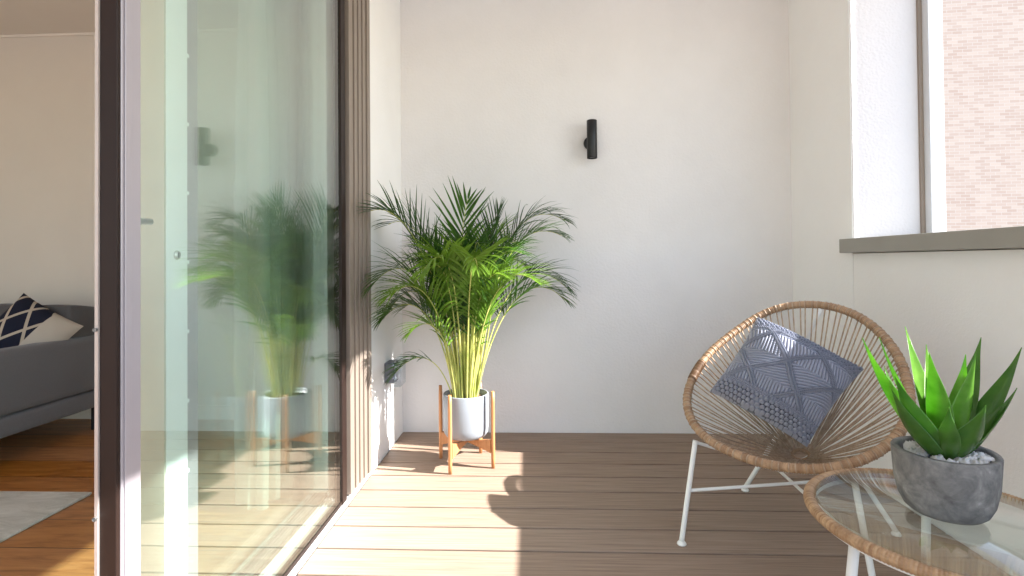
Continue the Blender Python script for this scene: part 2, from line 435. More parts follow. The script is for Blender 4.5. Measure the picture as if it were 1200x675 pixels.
t = thing('sofa', 'charcoal grey fabric sofa against the living room wall', 'sofa', (-3.3, 2.65, 0))
XA = -2.468
bm = bmesh.new()
for v in [0]:
    box(bm, XA-.13, XA, 2.12, 3.08, .235, .545, bev=.035)
obj('armrest', bm, M_SOFA, t, True)
bm = bmesh.new(); box(bm, -4.35, XA-.002, 2.13, 3.07, .135, .232, bev=.02); obj('seat_base', bm, M_SOFA, t, True)
bm = bmesh.new(); box(bm, -4.22, XA-.132, 2.93, 3.09, .235, .60, bev=.04); obj('backrest', bm, M_SOFA, t, True)
cushion(-3.0, 2.52, .36, .8, .80, .24, parent=t, mat=M_SOFA2, name='seat_cushion')
cushion(-3.75, 2.52, .36, .8, .80, .24, parent=t, mat=M_SOFA2, name='seat_cushion')
cushion(-2.86, 2.87, .565, .72, .19, .32, parent=t, mat=M_SOFA2, name='back_cushion', rot=Matrix.Rotation(R(-8), 3, 'X'))
cushion(-3.62, 2.87, .565, .72, .19, .32, parent=t, mat=M_SOFA2, name='back_cushion', rot=Matrix.Rotation(R(-8), 3, 'X'))
for x, y in ((XA-.04, 2.18), (XA-.04, 2.96), (-4.2, 2.2), (-4.2, 3.0)):
    obj('leg', bx(x-.02, x+.02, y-.02, y+.02, 0, .134, bev=.003), M_GASKET, t)

# pillow on sofa
def sofa_pillow():
    m = N('navy_lattice', .9, 0, .2); v = m.coord('UV'); sp = m.n('SeparateXYZ'); m.l(v, sp.inputs[0])
    a = m.math('ADD', sp.outputs[0], m.math('MULTIPLY', sp.outputs[1], .6)); b = m.math('SUBTRACT', sp.outputs[0], m.math('MULTIPLY', sp.outputs[1], .6))
    la = m.math('LESS_THAN', m.math('ABSOLUTE', m.math('SUBTRACT', m.math('FRACT', m.math('MULTIPLY', a, 3)), .5)), .07)
    lb = m.math('LESS_THAN', m.math('ABSOLUTE', m.math('SUBTRACT', m.math('FRACT', m.math('MULTIPLY', b, 3)), .5)), .07)
    ln = m.math('MAXIMUM', la, lb)
    c = m.mix(ln, (.012, .014, .028), (.42, .36, .29))
    side = m.math('GREATER_THAN', sp.outputs[0], .60)
    m.col(m.mix(side, c, (.46, .41, .35)))
    m.bump(m.noise(m.coord(), 400, 2), .4, .001)
    n = 30; vv, ff, uv = [], [], []
    for s in (1, -1):
        for i in range(n+1):
            for j in range(n+1):
                u, w = 2*i/n-1, 2*j/n-1
                th = .075*((1-abs(u)**2.4)*(1-abs(w)**2.4))**.55
                pin = 1-.06*(1-u*u)*abs(w)**3; pin2 = 1-.06*(1-w*w)*abs(u)**3
                vv.append((u*.17*pin2, s*th, w*.17*pin)); uv.append((i/n, j/n))
        b0 = 0 if s == 1 else (n+1)**2
        for i in range(n):
            for j in range(n):
                a = b0+i*(n+1)+j; q = (a, a+1, a+n+2, a+n+1); ff.append(q if s == 1 else q[::-1])
    # lean it on the arm and tilt
    Rm = Matrix.Rotation(R(28), 3, 'Z') @ Matrix.Rotation(R(-20), 3, 'X') @ Matrix.Rotation(R(36), 3, 'Y')
    vv = [tuple(Rm @ Vector(p)+Vector((-2.655, 2.68, .575))) for p in vv]
    o = obj('throw_pillow', (vv, ff), m.m, None, True)
    ul = o.data.uv_layers.new(name='UVMap')
    for lp in o.data.loops: ul.data[lp.index].uv = uv[lp.vertex_index]
    tag(o, 'navy and beige patterned pillow propped on the grey sofa', 'pillow')
sofa_pillow()

# rug
def rug():
    m = N('grey_rug_pile', .95, 0, .1); v = m.coord('Object', (1, 3, 1)); f = m.noise(v, 5, 6, .7, 1)
    m.col(m.ramp(f, [(.3, (.42, .41, .37)), (.6, (.62, .61, .57)), (.8, (.72, .71, .66))])); m.bump(m.noise(m.coord(), 300, 3, .7), .8, .004)
    bm = bmesh.new(); n = 60
    box(bm, -4.1, -1.81, .2, 2.112, .001, .012, bev=.004)
    tag(obj('rug', bm, m.m), 'pale grey rug on the living room timber floor', 'rug')
rug()

# ------------------------------------------------------------------ palm and stand
M_COPPER = None
def mat_wood(name, a, b, sc=(3, 3, 1)):
    m = N(name, .45, 0, .4); v = m.coord('Object', (30, 30, 3)); g = m.noise(v, 3, 6, .6, .5)
    m.col(m.ramp(g, [(.3, a), (.7, b)])); m.bump(g, .1, .001); return m.m
M_STAND = mat_wood('honey_wood', (.38, .15, .055), (.54, .255, .11))
PC = V(-.309, 2.485, 0)
t = thing('plant_stand', 'four-legged honey wood plant stand holding the palm pot', 'plant stand', PC)
angs = []
for i, (x, y) in enumerate(((-.367, 2.35), (-.18, 2.427), (-.252, 2.622), (-.438, 2.543))):
    d = V(x, y, 0)-PC; d.normalize(); c = PC+d*.143; a = math.atan2(d.y, d.x); angs.append(a)
    bm = bmesh.new()
    rr = resample([c+V(0, 0, .0), c+V(0, 0, .35)], 8)[0]
    tube(rr, lambda i: .0092 if i not in (0, 7) else .008, 14, bm=bm)
    obj('leg', bm, M_STAND, t)
for a in (angs[0], angs[1]):
    d = V(math.cos(a), math.sin(a), 0); nn = V(-d.y, d.x, 0); v, f = [], []; n = 24
    off = .0 if a == angs[0] else .0
    for i in range(n+1):
        s = -1+2*i/n; L = .134*s; zt = .112+.018*abs(s)**1.5 ; zb = .085+.0*s-.022*abs(s)+.03*math.exp(-(s*3)**2) 
        zb = .100-.035*abs(s)**1.2
        if a == angs[1]: zt -= .003*math.exp(-(s*6)**2); zb += .004
        for q in (-.008, .008):
            for z in (zb, zt): v.append(tuple(PC+d*L+nn*q+V(0, 0, z)))
    for i in range(n):
        b = i*4; q = b+4
        f += [(b, q, q+1, b+1), (b+2, b+3, q+3, q+2), (b+1, q+1, q+3, b+3), (b, b+2, q+2, q)]
    f += [(0, 1, 3, 2), (n*4, n*4+2, n*4+3, n*4+1)]
    obj('cross_brace', (v, f), M_STAND, t)

palm = thing('potted_palm', 'tall areca palm in a pale grey pot on the wooden stand', 'potted plant', PC+V(0, 0, .13))
M_POT = plain('pale_grey_ceramic', (.25, .27, .30), .45, 0, .5, .03)
obj('pot', lathe([(0, .128), (.07, .128), (.092, .134), (.103, .150), (.106, .175), (.107, .325), (.105, .329), (.100, .329), (.098, .325), (.097, .300), (.0, .300)], PC, 64), M_POT, palm)
M_SOIL = plain('bark_mulch', (.10, .055, .03), .95, var=.5, scale=80)
bm = lathe([(0, .303), (.097, .301)], PC, 40)
for _ in range(170):
    a, r = random.uniform(0, 2*PI), .09*math.sqrt(random.random()); q = bmesh.ops.create_icosphere(bm, subdivisions=1, radius=random.uniform(.006, .013))
    mt = Matrix.Rotation(random.uniform(0, 6), 3, 'Z') @ Matrix.Diagonal((1.5, .8, .5))
    for v in q['verts']: v.co = mt @ v.co + PC + V(r*math.cos(a), r*math.sin(a), .305)
obj('soil', bm, M_SOIL, palm)

def mat_leaf(name, c1, c2, trans=.45, rough=.30, sc=30):
    m = N(name, rough, 0, .5); v = m.coord(); f = m.noise(v, sc, 4); col = m.ramp(f, [(.3, c1), (.7, c2)]); m.col(col)
    tl = m.n('BsdfTranslucent'); hs = m.n('HueSaturation'); hs.inputs['Value'].default_value = 1.8; hs.inputs['Saturation'].default_value = 1.05
    m.l(col, hs.inputs['Color']); m.l(hs.outputs[0], tl.inputs[0])
    mx = m.n('MixShader'); mx.inputs[0].default_value = trans; m.l(m.b.outputs[0], mx.inputs[1]); m.l(tl.outputs[0], mx.inputs[2])
    m.l(mx.outputs[0], m.t.nodes['Material Output'].inputs[0]); return m.m
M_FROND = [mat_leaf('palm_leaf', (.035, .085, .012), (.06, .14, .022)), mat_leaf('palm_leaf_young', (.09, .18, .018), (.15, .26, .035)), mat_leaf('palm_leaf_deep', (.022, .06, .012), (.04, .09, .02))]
M_STEM = mat_leaf('palm_stem', (.30, .37, .08), (.64, .60, .20), .15, .45, 14)

def leaflet(V_, F_, base, d, up, L, W, droop, segs=6):
    """narrow folded blade"""
    side = d.cross(up).normalized(); p = base.copy(); dd = d.copy(); b0 = len(V_)
    for i in range(segs+1):
        s = i/segs; w = W*(.35+.65*math.sin(min(1, s*3.2)*PI/2))*(1-s**2.2)+.0003
        V_ += [tuple(p-side*w), tuple(p-up*w*.45), tuple(p+side*w)]
        dd = (dd+V(0, 0, -droop/segs)*(.4+1.2*s)).normalized(); p = p+dd*(L/segs)
        up = (up-dd*up.dot(dd)).normalized(); side = dd.cross(up).normalized()
    for i in range(segs):
        a = b0+i*3; F_ += [(a, a+1, a+4, a+3), (a+1, a+2, a+5, a+4)]

def frond(base, ctrl, tip, L=.22, W=.0052, pairs=24, t0=.42, mat=0, droop=.8, seed=0, faceup=None, ang=38, stemr=.0045):
    rnd = random.Random(seed)
    P = [base.lerp(ctrl, s/10) for s in range(0)]
    pts = []
    # quadratic-ish curve that starts upright
    c1 = base.lerp(V(base.x*.5+ctrl.x*.5, base.y*.5+ctrl.y*.5, ctrl.z), .55)
    n = 40
    for i in range(n+1):
        s = i/n
        p = (1-s)**3*base+3*(1-s)**2*s*c1+3*(1-s)*s*s*ctrl+s**3*tip
        pts.append(p)
    pts, length = resample(pts, 60)
    bm = bmesh.new()
    tube(pts, lambda i: stemr*(1-.85*(i/59)**.9)+.0005, 7, bm=bm)
    st = obj('stem', bm, M_STEM if mat != 3 else M_STEM, palm, True)
    VV, FF = [], []
    for k in range(pairs+1):
        s = t0+(1-t0)*(k/pairs)**.95; i = min(58, int(s*59)); fr_ = s*59-i
        p = pts[i].lerp(pts[i+1], fr_); T = (pts[i+1]-pts[i]).normalized()
        up = faceup or V(0, 0, 1)
        up = (up-T*up.dot(T))
        if up.length < .15: up = V(-.2, -.9, .2)-T*V(-.2, -.9, .2).dot(T)
        up.normalize(); sd_ = T.cross(up).normalized()
        q = (k/pairs); LL = L*(.55+.6*math.sin(PI*min(1, q*.85+.12)))*(1-.45*q**3)
        for sg in (1, -1):
            if k == pairs and sg == -1: continue
            a = R((ang+rnd.uniform(-7, 7))*(1-.62*q)+4)
            if k == pairs: a = 0
            LL *= 1.12
            d = (T*math.cos(a)+sd_*sg*math.sin(a)+up*rnd.uniform(.12, .34)).normalized()
            leaflet(VV, FF, p+sd_*sg*.001, d, up, LL*rnd.uniform(.88, 1.08), W*rnd.uniform(.85, 1.15), droop*rnd.uniform(.35, 1.05))
    o = obj('frond', (VV, FF), M_FROND[mat], palm, True)

def fr(i, bx_, by_, c, tp, **k):
    frond(V(PC.x+bx_, PC.y+by_, .30), V(*c), V(*tp), seed=i, **k)
# main fronds: ctrl and tip points in metres
F = [
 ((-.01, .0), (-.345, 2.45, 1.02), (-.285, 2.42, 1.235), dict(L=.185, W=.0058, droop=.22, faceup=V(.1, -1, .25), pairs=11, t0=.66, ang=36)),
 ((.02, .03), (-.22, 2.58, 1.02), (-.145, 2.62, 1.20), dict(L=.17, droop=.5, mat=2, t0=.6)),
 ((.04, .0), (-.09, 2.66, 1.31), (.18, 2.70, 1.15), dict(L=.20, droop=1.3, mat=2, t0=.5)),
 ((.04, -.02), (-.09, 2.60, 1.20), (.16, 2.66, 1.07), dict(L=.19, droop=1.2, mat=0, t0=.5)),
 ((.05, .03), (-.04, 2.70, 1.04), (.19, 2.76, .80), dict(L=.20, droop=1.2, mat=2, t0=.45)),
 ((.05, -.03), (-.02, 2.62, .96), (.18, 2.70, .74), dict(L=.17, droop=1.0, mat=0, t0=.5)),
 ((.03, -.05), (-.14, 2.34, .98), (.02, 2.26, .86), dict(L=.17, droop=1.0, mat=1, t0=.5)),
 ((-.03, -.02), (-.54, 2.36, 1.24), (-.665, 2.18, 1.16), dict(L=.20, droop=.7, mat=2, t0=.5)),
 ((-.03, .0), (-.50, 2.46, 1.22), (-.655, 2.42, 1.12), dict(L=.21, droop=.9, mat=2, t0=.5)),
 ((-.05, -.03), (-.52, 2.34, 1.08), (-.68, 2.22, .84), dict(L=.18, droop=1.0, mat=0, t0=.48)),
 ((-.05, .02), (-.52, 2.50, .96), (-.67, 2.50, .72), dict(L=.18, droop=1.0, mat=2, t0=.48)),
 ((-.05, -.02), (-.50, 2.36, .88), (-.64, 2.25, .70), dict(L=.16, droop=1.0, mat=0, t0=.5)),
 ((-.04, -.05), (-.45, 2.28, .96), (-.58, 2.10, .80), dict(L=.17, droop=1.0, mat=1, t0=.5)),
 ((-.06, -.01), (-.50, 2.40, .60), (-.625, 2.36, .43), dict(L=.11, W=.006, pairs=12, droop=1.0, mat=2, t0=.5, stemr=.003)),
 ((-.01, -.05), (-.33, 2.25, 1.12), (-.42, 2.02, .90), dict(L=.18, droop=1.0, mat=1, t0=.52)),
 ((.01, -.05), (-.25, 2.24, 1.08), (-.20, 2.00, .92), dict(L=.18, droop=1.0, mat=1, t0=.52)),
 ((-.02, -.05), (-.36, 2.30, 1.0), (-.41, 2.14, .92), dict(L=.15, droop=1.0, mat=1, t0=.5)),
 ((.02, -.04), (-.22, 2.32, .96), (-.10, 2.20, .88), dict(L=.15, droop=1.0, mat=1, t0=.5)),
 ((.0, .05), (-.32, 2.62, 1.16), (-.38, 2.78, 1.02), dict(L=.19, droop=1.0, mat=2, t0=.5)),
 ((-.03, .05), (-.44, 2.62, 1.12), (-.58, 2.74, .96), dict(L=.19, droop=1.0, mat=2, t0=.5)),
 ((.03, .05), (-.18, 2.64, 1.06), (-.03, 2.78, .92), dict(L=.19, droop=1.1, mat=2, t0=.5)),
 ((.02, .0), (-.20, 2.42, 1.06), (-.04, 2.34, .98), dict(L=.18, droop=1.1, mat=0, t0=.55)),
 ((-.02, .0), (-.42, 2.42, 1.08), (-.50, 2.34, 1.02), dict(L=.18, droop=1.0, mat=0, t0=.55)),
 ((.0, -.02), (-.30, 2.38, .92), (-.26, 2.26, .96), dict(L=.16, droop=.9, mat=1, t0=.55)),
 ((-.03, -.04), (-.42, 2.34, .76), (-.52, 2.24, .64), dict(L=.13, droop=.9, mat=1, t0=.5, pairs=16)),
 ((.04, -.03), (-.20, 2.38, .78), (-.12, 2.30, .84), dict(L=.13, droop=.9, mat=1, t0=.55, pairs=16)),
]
rn_ = random.Random(31)
for i in range(22):
    a = rn_.uniform(-PI, PI); rr_ = rn_.uniform(.18, .34); zz = rn_.uniform(.66, 1.04)
    dx, dy = math.cos(a)*rr_, math.sin(a)*rr_*.95-.03
    if PC.x+dx < -.66: dx = -.66-PC.x
    tpx = (PC.x+dx, PC.y+dy, zz); cx_ = (PC.x+dx*.62, PC.y+dy*.62, zz+rn_.uniform(.06, .22))
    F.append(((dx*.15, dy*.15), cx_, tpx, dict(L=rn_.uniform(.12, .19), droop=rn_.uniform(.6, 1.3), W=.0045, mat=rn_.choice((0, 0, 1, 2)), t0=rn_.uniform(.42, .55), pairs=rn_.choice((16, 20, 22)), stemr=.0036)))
for i, (b, c, tp, kw) in enumerate(F): fr(i, b[0], b[1], c, tp, **kw)
# bare canes rising from the pot
for i in range(26):
    rnd = random.Random(100+i); a = rnd.uniform(0, 2*PI); r = rnd.uniform(.0, .055)
    b = PC+V(r*math.cos(a), r*math.sin(a), .3); tp = PC+V(r*2.2*math.cos(a)+rnd.uniform(-.05, .05), r*2.0*math.sin(a)+rnd.uniform(-.05, .03), rnd.uniform(.62, .88))
    mid = b.lerp(tp, .5)+V(rnd.uniform(-.012, .012), rnd.uniform(-.012, .012), 0)
    pts = spline([b, mid, tp], 8); obj('cane', tube(pts, lambda k: .0065*(1-.65*k/len(pts)), 8), M_STEM, palm, True)

# ------------------------------------------------------------------ rattan chair
def mat_rattan(name, a, b, n):
    m = N(name, .5, 0, .4); v = m.coord('UV'); sp = m.n('SeparateXYZ'); m.l(v, sp.inputs[0])
    idx = m.math('FLOOR', m.math('MULTIPLY', sp.outputs[0], n)); wn = m.n('TexWhiteNoise', noise_dimensions='1D'); m.l(idx, wn.inputs['W'])
    f = m.noise(m.coord('UV', (n*.12, 4, 1)), 5, 5, .6)
    mixf = m.math('ADD', m.math('MULTIPLY', wn.outputs['Value'], .45), m.math('MULTIPLY', f, .6))
    m.col(m.ramp(mixf, [(.15, a), (.8, b)])); m.bump(m.noise(m.coord('Object', (1, 1, 1)), 500, 2), .2, .0005); return m.m
def wrapped(name, pts, r, wraps, mat, parent, closed=True, per=6, seg=16):
    n = wraps*per; P, L = resample(pts, n, closed)
    bm = tube(P, lambda i: r*(1-.09*abs(math.cos(PI*(i % per)/per))**2), seg, closed=closed)
    o = obj(name, bm, mat, parent, True)
    ul = o.data.uv_layers.new(name='UVMap')
    for poly in o.data.polygons:
        ids = [o.data.loops[l].vertex_index//seg for l in poly.loop_indices]; wrapx = max(ids)-min(ids) > 2
        for l in poly.loop_indices:
            vi = o.data.loops[l].vertex_index; q = vi//seg
            if wrapx and q == 0: q = n
            ul.data[l].uv = (q/n, (vi % seg)/seg)
    return o
RIM = [(1.0808, 2.1076, 0.7679), (1.0044, 2.1586, 0.7545), (0.9153, 2.1738, 0.7163), (0.8119, 2.1562, 0.6539), (0.7034, 2.1203, 0.5795), (0.6156, 2.0516, 0.4991), (0.5678, 1.9737, 0.4346), (0.5566, 1.8893, 0.3856), (0.5757, 1.8069, 0.3534), (0.6112, 1.739, 0.337), (0.6615, 1.6732, 0.3293), (0.7117, 1.621, 0.3285), (0.7718, 1.5752, 0.3361), (0.8331, 1.5406, 0.35), (0.8906, 1.5244, 0.3714), (0.954, 1.5196, 0.4017), (1.0186, 1.5336, 0.4422), (1.0741, 1.5684, 0.4887), (1.1187, 1.6217, 0.5389), (1.1543, 1.696, 0.5953), (1.1771, 1.7746, 0.6473), (1.1845, 1.8712, 0.7005), (1.1707, 1.9644, 0.741), (1.1337, 2.0457, 0.7635)]
chair = thing('rattan_chair', 'round rattan string chair with white metal legs', 'chair', (.865, 1.83, 0))
rim = spline(RIM, 12, True); rim, _ = resample(rim, 288, True)
for _ in range(30): rim = [(rim[i-1]+rim[i]*2+rim[(i+1) % 288])/4 for i in range(288)]
M_RAT = mat_rattan('rattan_wrap', (.22, .12, .062), (.46, .30, .18), 330)
wrapped('rim', rim, .0145, 330, M_RAT, chair)
APEX = V(.893, 1.81, .292)
rn = (rim[72]-rim[0]).cross(rim[144]-rim[0]).normalized()
if rn.z < 0: rn = -rn
# hub ring
hub = [APEX+ (Vector((math.cos(a), math.sin(a), 0))*.026) for a in [2*PI*k/60 for k in range(60)]]
ax = V(0, 0, 1).rotation_difference(rn*.6+V(0, 0, .4)).to_matrix()
hub = [APEX+ax@(h-APEX) for h in hub]
wrapped('hub_ring', hub, .006, 60, M_RAT, chair, per=4, seg=10)
M_CORD = mat_wood('rattan_cord', (.27, .18, .115), (.50, .38, .27))
bm = bmesh.new(); NC = 100
ce = sum(rim, V(0, 0, 0))/len(rim)
def hubpt(p):
    d = p-ce; best = max(hub, key=lambda h: (h-APEX).dot(d)); return best
for k in range(NC):
    pair = k//2; off = (-.32 if k % 2 == 0 else .32)
    pr = (pair+.5)/(NC/2)*288+off*288/(NC/2)*.62
    p = rim[int(pr) % 288].lerp(rim[(int(pr)+1) % 288], pr % 1)
    q = hubpt(rim[int(pr-off*6) % 288]); 
    qq = hubpt(rim[int(pr+off*4) % 288]); q = q.lerp(qq, .5)+V(random.uniform(-.003, .003), random.uniform(-.003, .003), random.uniform(-.003, .003))
    d = (p-q); mid = q.lerp(p, .5)-rn*.012
    pts = [q-d.normalized()*.006, q.lerp(p, .25)-rn*.009, mid, q.lerp(p, .75)-rn*.008, p]
    tube(spline(pts, 3), .0025, 6, bm=bm)
    # cord turns round the rim
    tn = (rim[(int(pr)+2) % 288]-rim[int(pr)-2]).normalized(); inw = (ce-p).normalized(); inw = (inw-tn*inw.dot(tn)).normalized(); up = tn.cross(inw)
    tube([p+(inw*math.cos(a)+up*math.sin(a))*.0142 for a in [2*PI*i/14 for i in range(14)]], .0021, 5, closed=True, bm=bm)
obj('woven_seat', bm, M_CORD, chair, True)
# darker lashing where the rim is bound
i0 = min(range(288), key=lambda i: (rim[i]-V(.635, 2.07, .515)).length)
seg_ = [rim[(i0+i) % 288] for i in range(-6, 7)]
wrapped('lashing', seg_, .0168, 24, mat_rattan('dark_rattan', (.10, .05, .025), (.18, .10, .05), 24), chair, closed=False)
M_WHITE = plain('white_powder_coat', (.80, .80, .78), .35, 0, .5, .02)
J1, J2 = V(.554, 1.83, .335), V(.883, 1.505, .352)
F1, F2, B1, B2 = V(.493, 1.791, .012), V(.905, 1.44, .012), V(.867, 2.212, .012), V(1.237, 1.871, .012)
T0 = V(1.01, 2.015, .45)
def leg(pts, r=.0085):
    o = obj('leg', tube(spline(pts, 8), r, 14), M_WHITE, chair, True)
    f = pts[0]; b = lathe([(0, -.012), (.014, -.012), (.0155, -.010), (.0145, -.006), (.0095, .000), (0, .002)], f, 20)
    p = obj('foot_cap', b, M_WHITE); p.parent = o; 
leg([F1, F1.lerp(J1, .5), J1-V(0, 0, .004)]); leg([F2, F2.lerp(J2, .5), J2-V(0, 0, .004)])
leg([B1, B1.lerp(T0, .5), T0+V(-.01, 0, 0)]); leg([B2, B2.lerp(T0, .5), T0+V(.01, 0, 0)])
obj('frame_spine', tube(spline([T0-V(0, 0, .01), T0+V(.03, .045, .16), rim[0].lerp(rim[277], .5)-V(0, 0, .012)], 8), .008, 12), M_WHITE, chair, True)
# front support bow under the rim between the front legs
i1 = min(range(288), key=lambda i: (rim[i]-J1).length); i2 = min(range(288), key=lambda i: (rim[i]-J2).length)
a, b = sorted((i1, i2)); pts = [rim[i]-V(0, 0, .019)+(rim[i]-ce).normalized()*-.012 for i in range(a, b+1, 3)]
obj('front_bow', tube(pts, .0065, 12), M_WHITE, chair, True)
def at(a, b, z): t_ = (z-a.z)/(b.z-a.z); return a.lerp(b, t_)
obj('brace', tube([at(F1, J1, .17), at(B2, T0, .17)], .0055, 12), M_WHITE, chair, True)
obj('brace', tube([at(F2, J2, .162), at(B1, T0, .162)], .0055, 12), M_WHITE, chair, True)
obj('seat_support', tube(spline([J1-V(0, 0, .01), V(.74, 1.88, .262), APEX+V(0, 0, -.018), V(1.0, 1.90, .33), T0], 8), .0055, 10), M_WHITE, chair, True)

# ------------------------------------------------------------------ macrame pillow
def macrame():
    T_, R2, B_, L_ = V(.833, 1.995, .728), V(1.118, 1.835, .572), V(.858, 1.70, .355), V(.622, 1.888, .482)
    n = 380
    s = np.linspace(0, 1, n+1); S, Tt = np.meshgrid(s, s, indexing='ij')
    def sstep(a, b, x): q = np.clip((x-a)/(b-a), 0, 1); return q*q*(3-2*q)
    b0, b1 = .17, .84
    # gentle irregularity
    Sw = S+.010*np.sin(7*Tt+2)+.006*np.sin(15*S+9*Tt); Tw = Tt+.010*np.sin(8*S+1)+.006*np.sin(13*Tt-7*S)
    # knotted borders
    pu, pv = .046, .034
    row = np.floor(Tw/pv); uu = Sw/pu+.5*(row % 2)
    kn = np.abs(np.sin(PI*uu))**.7*np.abs(np.sin(PI*Tw/pv))**.7
    kn = kn*.019*np.clip((np.minimum(np.abs(Tw-b0), np.abs(Tw-b1))-.016)/.01, 0, 1)+.0012*np.sin(2*PI*(Sw*2+Tw*1)/.022)*np.abs(np.sin(PI*uu))
    # lattice
    D = .46
    c1 = (Sw-Tw+.02)/D; c2 = (Sw+Tw-.44)/D
    f1 = (c1-np.round(c1))*D; f2 = (c2-np.round(c2))*D     # signed distance*~1.41
    def rope(f, along):
        d = f/1.414
        two = np.maximum(0, 1-((np.abs(d)-.0105)/.0105)**2)
        tw = .75+.25*np.sin(2*PI*along/.02+np.sign(d)*1.2)
        return np.sqrt(two)*.017*tw
    rp = np.maximum(rope(f1, Sw+Tw), rope(f2, Sw-Tw))
    rb = np.maximum(rope((Tw-b0)*1.414, Sw), rope((Tw-b1)*1.414, Sw))
    # cord fields: direction differs between halves of every diamond
    h1 = (c1-np.floor(c1)); h2 = (c2-np.floor(c2))
    upper = (h1+(1-h2)) > 1      # split along the s direction
    q1 = .029
    wa = Sw-Tw*.25; wb = Sw*.35+Tw
    ca = np.abs(np.sin(PI*wa/q1)); cb = np.abs(np.sin(PI*wb/q1))
    par = (np.floor(c1)+np.floor(c2)) % 2
    sel = np.where(par > .5, upper, ~upper)
    cords = np.where(sel, ca, cb)**.6*.0105
    edge = np.abs((h1-.5)-(h2-.5))        # dotted stitch on diamond split
    st = np.maximum(0, 1-(edge/.05)**2)*(.5+.5*np.sin(2*PI*Sw/.018))*.011
    gap = np.clip((np.minimum(np.abs(f1), np.abs(f2))/1.414-.019)/.009, 0, 1)*np.clip((np.minimum(np.abs(Tw-b0), np.abs(Tw-b1))-.019)/.009, 0, 1)
    cords = cords*gap*np.where(sel, 1., .85); st = st*gap
    mid = np.maximum(np.maximum(cords, rp), st)
    inb = (Tw < b0) | (Tw > b1)
    Hh = np.where(inb, kn, mid); Hh = np.maximum(Hh, rb)
    U, W = 2*S-1, 2*Tt-1
    puff = .125*((1-np.abs(U)**2.2)*(1-np.abs(W)**2.2))**.6
    pin = .035
    U2 = U*(1-pin*(1-W**2)*np.abs(U)**4*1.6); W2 = W*(1-pin*(1-U**2)*np.abs(W)**4*1.6)
    fade = np.clip(np.minimum(np.minimum(S, 1-S), np.minimum(Tt, 1-Tt))/.012, 0, 1)
    cen = (T_+R2+B_+L_)/4
    def bil(a, b): return (np.array(T_)[None, None]*((1-a)*(1-b))[..., None]+np.array(R2)[None, None]*(a*(1-b))[..., None]+np.array(B_)[None, None]*(a*b)[..., None]+np.array(L_)[None, None]*((1-a)*b)[..., None])
    P = bil((U2+1)/2, (W2+1)/2)
    nr = (R2-T_).cross(L_-T_).normalized()
    if nr.y > 0: nr = -nr
    nr = np.array(nr)
    fold = .006*np.sin(5*S+2*Tt)+.004*np.sin(9*Tt-3*S)
    front = P+nr*(puff+Hh*fade+fold*fade-.0)[..., None]
    m2 = 60; idx = np.round(np.linspace(0, n, m2+1)).astype(int)
    back = (P-nr*(puff*.8)[..., None])[np.ix_(idx, idx)]
    vv = np.concatenate([front.reshape(-1, 3), back.reshape(-1, 3)])
    i, j = np.meshgrid(np.arange(n), np.arange(n), indexing='ij'); a = (i*(n+1)+j).ravel(); F1_ = np.stack([a, a+1, a+n+2, a+n+1], 1)
    i, j = np.meshgrid(np.arange(m2), np.arange(m2), indexing='ij'); a = (i*(m2+1)+j).ravel()+(n+1)**2; F2_ = np.stack([a, a+m2+1, a+m2+2, a+1], 1)
    m = N('blue_grey_cotton', .95, 0, .15); n1 = m.noise(m.coord(), 500, 3, .7)
    at_ = m.n('Attribute', attribute_name='gap_shade'); shade_f = m.ramp(at_.outputs['Fac'], [(.10, (1, 1, 1)), (.45, (0, 0, 0))])
    m.col(m.mix(shade_f, m.ramp(n1, [(.3, (.22, .235, .295)), (.7, (.31, .33, .405))]), (.06, .063, .085))); m.bump(n1, .6, .0012); m.b.inputs['Sheen Weight'].default_value = .25  # low spots between cords coloured dark, painting in the shade of the gaps
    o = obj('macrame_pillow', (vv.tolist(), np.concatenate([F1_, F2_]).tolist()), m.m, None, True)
    at2 = o.data.attributes.new('gap_shade', 'FLOAT', 'POINT'); lv = np.zeros(len(vv)); 
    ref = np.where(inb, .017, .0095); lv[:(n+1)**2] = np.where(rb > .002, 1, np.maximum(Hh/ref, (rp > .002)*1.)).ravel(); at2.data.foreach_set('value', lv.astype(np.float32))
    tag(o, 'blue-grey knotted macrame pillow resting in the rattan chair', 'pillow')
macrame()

# ------------------------------------------------------------------ glass top table
TC = V(.842, 1.125, 0); TZ = .412; TR = .245
EX, EY = .976, 1.024
table = thing('glass_table', 'round glass-topped side table with rattan rim and white legs', 'table', TC)
ring = [TC+V(TR*EX*math.cos(a), TR*EY*math.sin(a), TZ-.008) for a in [2*PI*k/200 for k in range(200)]]
wrapped('rim', ring, .0125, 230, mat_rattan('rattan_wrap_table', (.23, .125, .062), (.48, .32, .185), 230), table)
gt = lathe([(0, TZ-.004), (TR-.014, TZ-.004), (TR-.0125, TZ-.002), (TR-.014, TZ+.004), (0, TZ+.004)], TC, 96)
for v in gt.verts: v.co.x = TC.x+(v.co.x-TC.x)*EX; v.co.y = TC.y+(v.co.y-TC.y)*EY
obj('glass_top', gt, M_GLASS_T, table)
bm = tube([TC+V((TR*EX-.006)*math.cos(a), (TR*EY-.006)*math.sin(a), TZ-.021) for a in [2*PI*k/120 for k in range(120)]], .006, 10, closed=True)
obj('support_ring', bm, M_WHITE, table)
for a in (196, 62, -52):
    a = R(a); d = V(math.cos(a), math.sin(a), 0)
    p0 = TC+d*(TR-.018)+V(0, 0, TZ-.02); p1 = TC+d*(TR+.035)
    l = obj('leg', tube([p0, p0.lerp(p1, .5), p1+V(0, 0, .004)], .0095, 14), M_WHITE, table)
    q = obj('foot_cap', lathe([(0, 0), (.014, 0), (.015, .003), (.0105, .012), (0, .012)], p1, 18), M_WHITE); q.parent = l
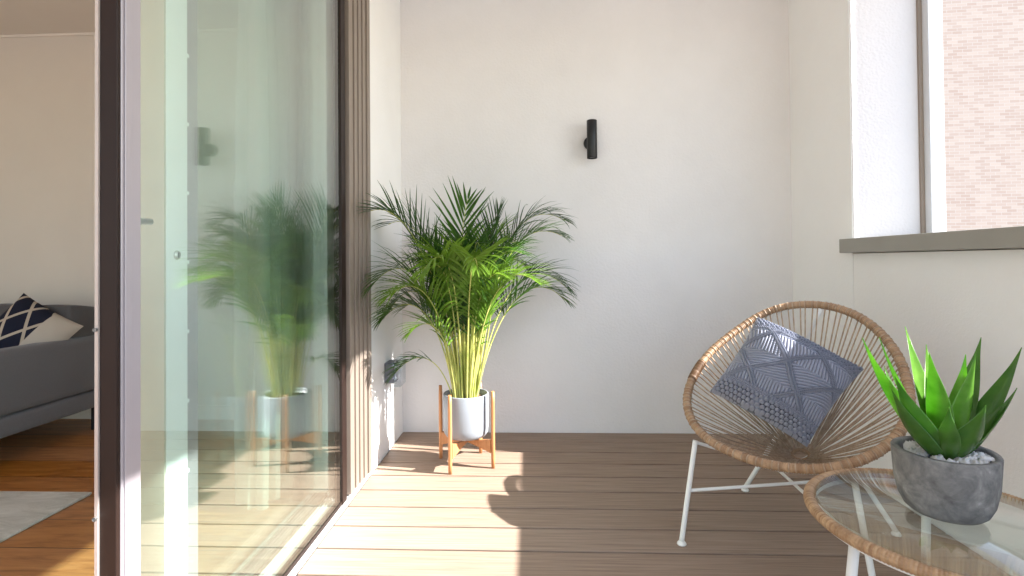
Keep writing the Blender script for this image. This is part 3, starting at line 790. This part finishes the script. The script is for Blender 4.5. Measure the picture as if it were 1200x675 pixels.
obj('support_arm', tube(spline([V(.628, 1.235, TZ-.028), V(.642, 1.20, TZ-.034), V(.655, 1.13, TZ-.034), V(.690, 1.02, TZ-.030), V(.745, .925, TZ-.024)], 8), .007, 12), M_WHITE, table, True)
for a in (152, 285, 45):
    a = R(a); c = TC+V((TR-.03)*math.cos(a), (TR-.03)*math.sin(a), TZ-.0085)
    obj('glass_pad', lathe([(0, 0), (.009, 0), (.009, .004), (0, .004)], c, 16), mat_glass('clear_pad', (.9, .95, .95)), table)

# ------------------------------------------------------------------ concrete bowl with succulent
SC = V(.853, 1.138, TZ+.0045)
plant = thing('potted_succulent', 'spiky green succulent in a round concrete pot on the glass table', 'potted plant', SC)
def mat_conc():
    m = N('dark_concrete', .85, 0, .25); v = m.coord(); f = m.noise(v, 22, 8, .65, .4); g_ = m.noise(v, 160, 4, .7)
    c = m.ramp(f, [(.28, (.085, .086, .086)), (.46, (.16, .16, .158)), (.60, (.24, .238, .23)), (.72, (.40, .395, .38))])
    m.col(c); m.bump(f, .35, .004); m.bump(g_, .4, .0015)
    vo = m.n('TexVoronoi'); vo.inputs['Scale'].default_value = 120; m.l(v, vo.inputs['Vector'])
    return m.m
wob = lambda a: 1+.022*math.cos(2*a-.6)+.008*math.sin(3*a)
obj('pot', lathe([(0, 0), (.049, 0), (.061, .004), (.071, .013), (.080, .032), (.087, .065), (.091, .128), (.0895, .1305), (.080, .1305), (.0785, .128), (.077, .100), (0, .100)], SC, 96, fn=wob), mat_conc(), plant)
M_STONE = plain('white_pebble', (.72, .72, .72), .6, 0, .4, .06, 30)
rnd = random.Random(8)
bm = lathe([(0, .102), (.0765, .102)], SC, 40); obj('soil', bm, M_SOIL, plant)
bm = bmesh.new()
for i in range(64):
    a = rnd.uniform(0, 2*PI); r = rnd.uniform(.022, .066); sz = rnd.uniform(.008, .0165)
    q = bmesh.ops.create_icosphere(bm, subdivisions=3, radius=sz)
    mt = Matrix.Rotation(rnd.uniform(0, 6), 3, 'Z') @ Matrix.Rotation(rnd.uniform(-.5, .5), 3, 'X') @ Matrix.Diagonal((1.25, .85, .6)); ph = rnd.uniform(0, 9)
    for v in q['verts']:
        k_ = 1+.10*math.sin(v.co.x/sz*2+ph)+.08*math.cos(v.co.y/sz*3+ph); v.co = mt @ (v.co*k_)+SC+V(r*math.cos(a), r*math.sin(a), .112+rnd.uniform(0, .013))
pb = obj('pebbles', bm, M_STONE, plant, True)
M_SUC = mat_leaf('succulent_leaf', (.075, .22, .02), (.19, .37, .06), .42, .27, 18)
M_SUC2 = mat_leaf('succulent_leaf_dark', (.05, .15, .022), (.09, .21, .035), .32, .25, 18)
M_EDGE_GLINT = mat_leaf('leaf_edge_glint', (.30, .42, .16), (.42, .52, .26), .35, .35, 40)  # pale green painted along leaf edges in place of rim highlights
M_TIP = plain('dry_leaf_tip', (.05, .03, .025), .7)
def sleaf(base, tip, W, bend, mat, cup=.35, face=None):
    d = tip-base; L = d.length; T = d.normalized(); out = V(d.x, d.y, 0)
    out = out.normalized() if out.length > .02 else V(0, -1, 0)
    if face is None: face = (V(0, 0, 1)*.6-out*.8)
    face = (face-T*face.dot(T)).normalized(); side = T.cross(face).normalized()
    n, mm = 26, 20; v, f = [], []
    for i in range(n+1):
        s = i/n; c = base+d*s-face*bend*4*s*(1-s)*L*.25
        w = W*(.62+.55*math.sin(PI*min(1, s*1.15))**1)*(1-s**3.0)**.9 if s < 1 else .0008
        w = max(w*.5, .0008); th = max(.0042*(1-s)**.6, .0007)
        for sgn in (1, -1):
            for k in range(mm+1):
                x = -1+2*k/mm
                if sgn == -1: x = -x
                v.append(tuple(c+side*w*x+face*(cup*w*abs(x)**1.7+(th*(1-x*x) if sgn == -1 else -th*(1-x*x)*1.2)*-1)))
    m1 = 2*(mm+1)
    for i in range(n):
        for k in range(m1): f.append((i*m1+k, i*m1+(k+1) % m1, (i+1)*m1+(k+1) % m1, (i+1)*m1+k))
    o = obj('leaf', (v, f), mat, plant, True)
    o.data.materials.append(M_EDGE_GLINT)
    for p_ in o.data.polygons:
        k_ = p_.index % m1
        if k_ in (mm, m1-1): p_.material_index = 1
    tt = obj('leaf_tip', tube([tip-T*.007, tip+T*.001, tip+T*.008], lambda i: (.0017, .0012, .0003)[i], 6), M_TIP); tt.parent = o; tt.matrix_parent_inverse = Matrix.Translation(-Vector(plant.location))
BB = SC+V(.002, 0, .106)
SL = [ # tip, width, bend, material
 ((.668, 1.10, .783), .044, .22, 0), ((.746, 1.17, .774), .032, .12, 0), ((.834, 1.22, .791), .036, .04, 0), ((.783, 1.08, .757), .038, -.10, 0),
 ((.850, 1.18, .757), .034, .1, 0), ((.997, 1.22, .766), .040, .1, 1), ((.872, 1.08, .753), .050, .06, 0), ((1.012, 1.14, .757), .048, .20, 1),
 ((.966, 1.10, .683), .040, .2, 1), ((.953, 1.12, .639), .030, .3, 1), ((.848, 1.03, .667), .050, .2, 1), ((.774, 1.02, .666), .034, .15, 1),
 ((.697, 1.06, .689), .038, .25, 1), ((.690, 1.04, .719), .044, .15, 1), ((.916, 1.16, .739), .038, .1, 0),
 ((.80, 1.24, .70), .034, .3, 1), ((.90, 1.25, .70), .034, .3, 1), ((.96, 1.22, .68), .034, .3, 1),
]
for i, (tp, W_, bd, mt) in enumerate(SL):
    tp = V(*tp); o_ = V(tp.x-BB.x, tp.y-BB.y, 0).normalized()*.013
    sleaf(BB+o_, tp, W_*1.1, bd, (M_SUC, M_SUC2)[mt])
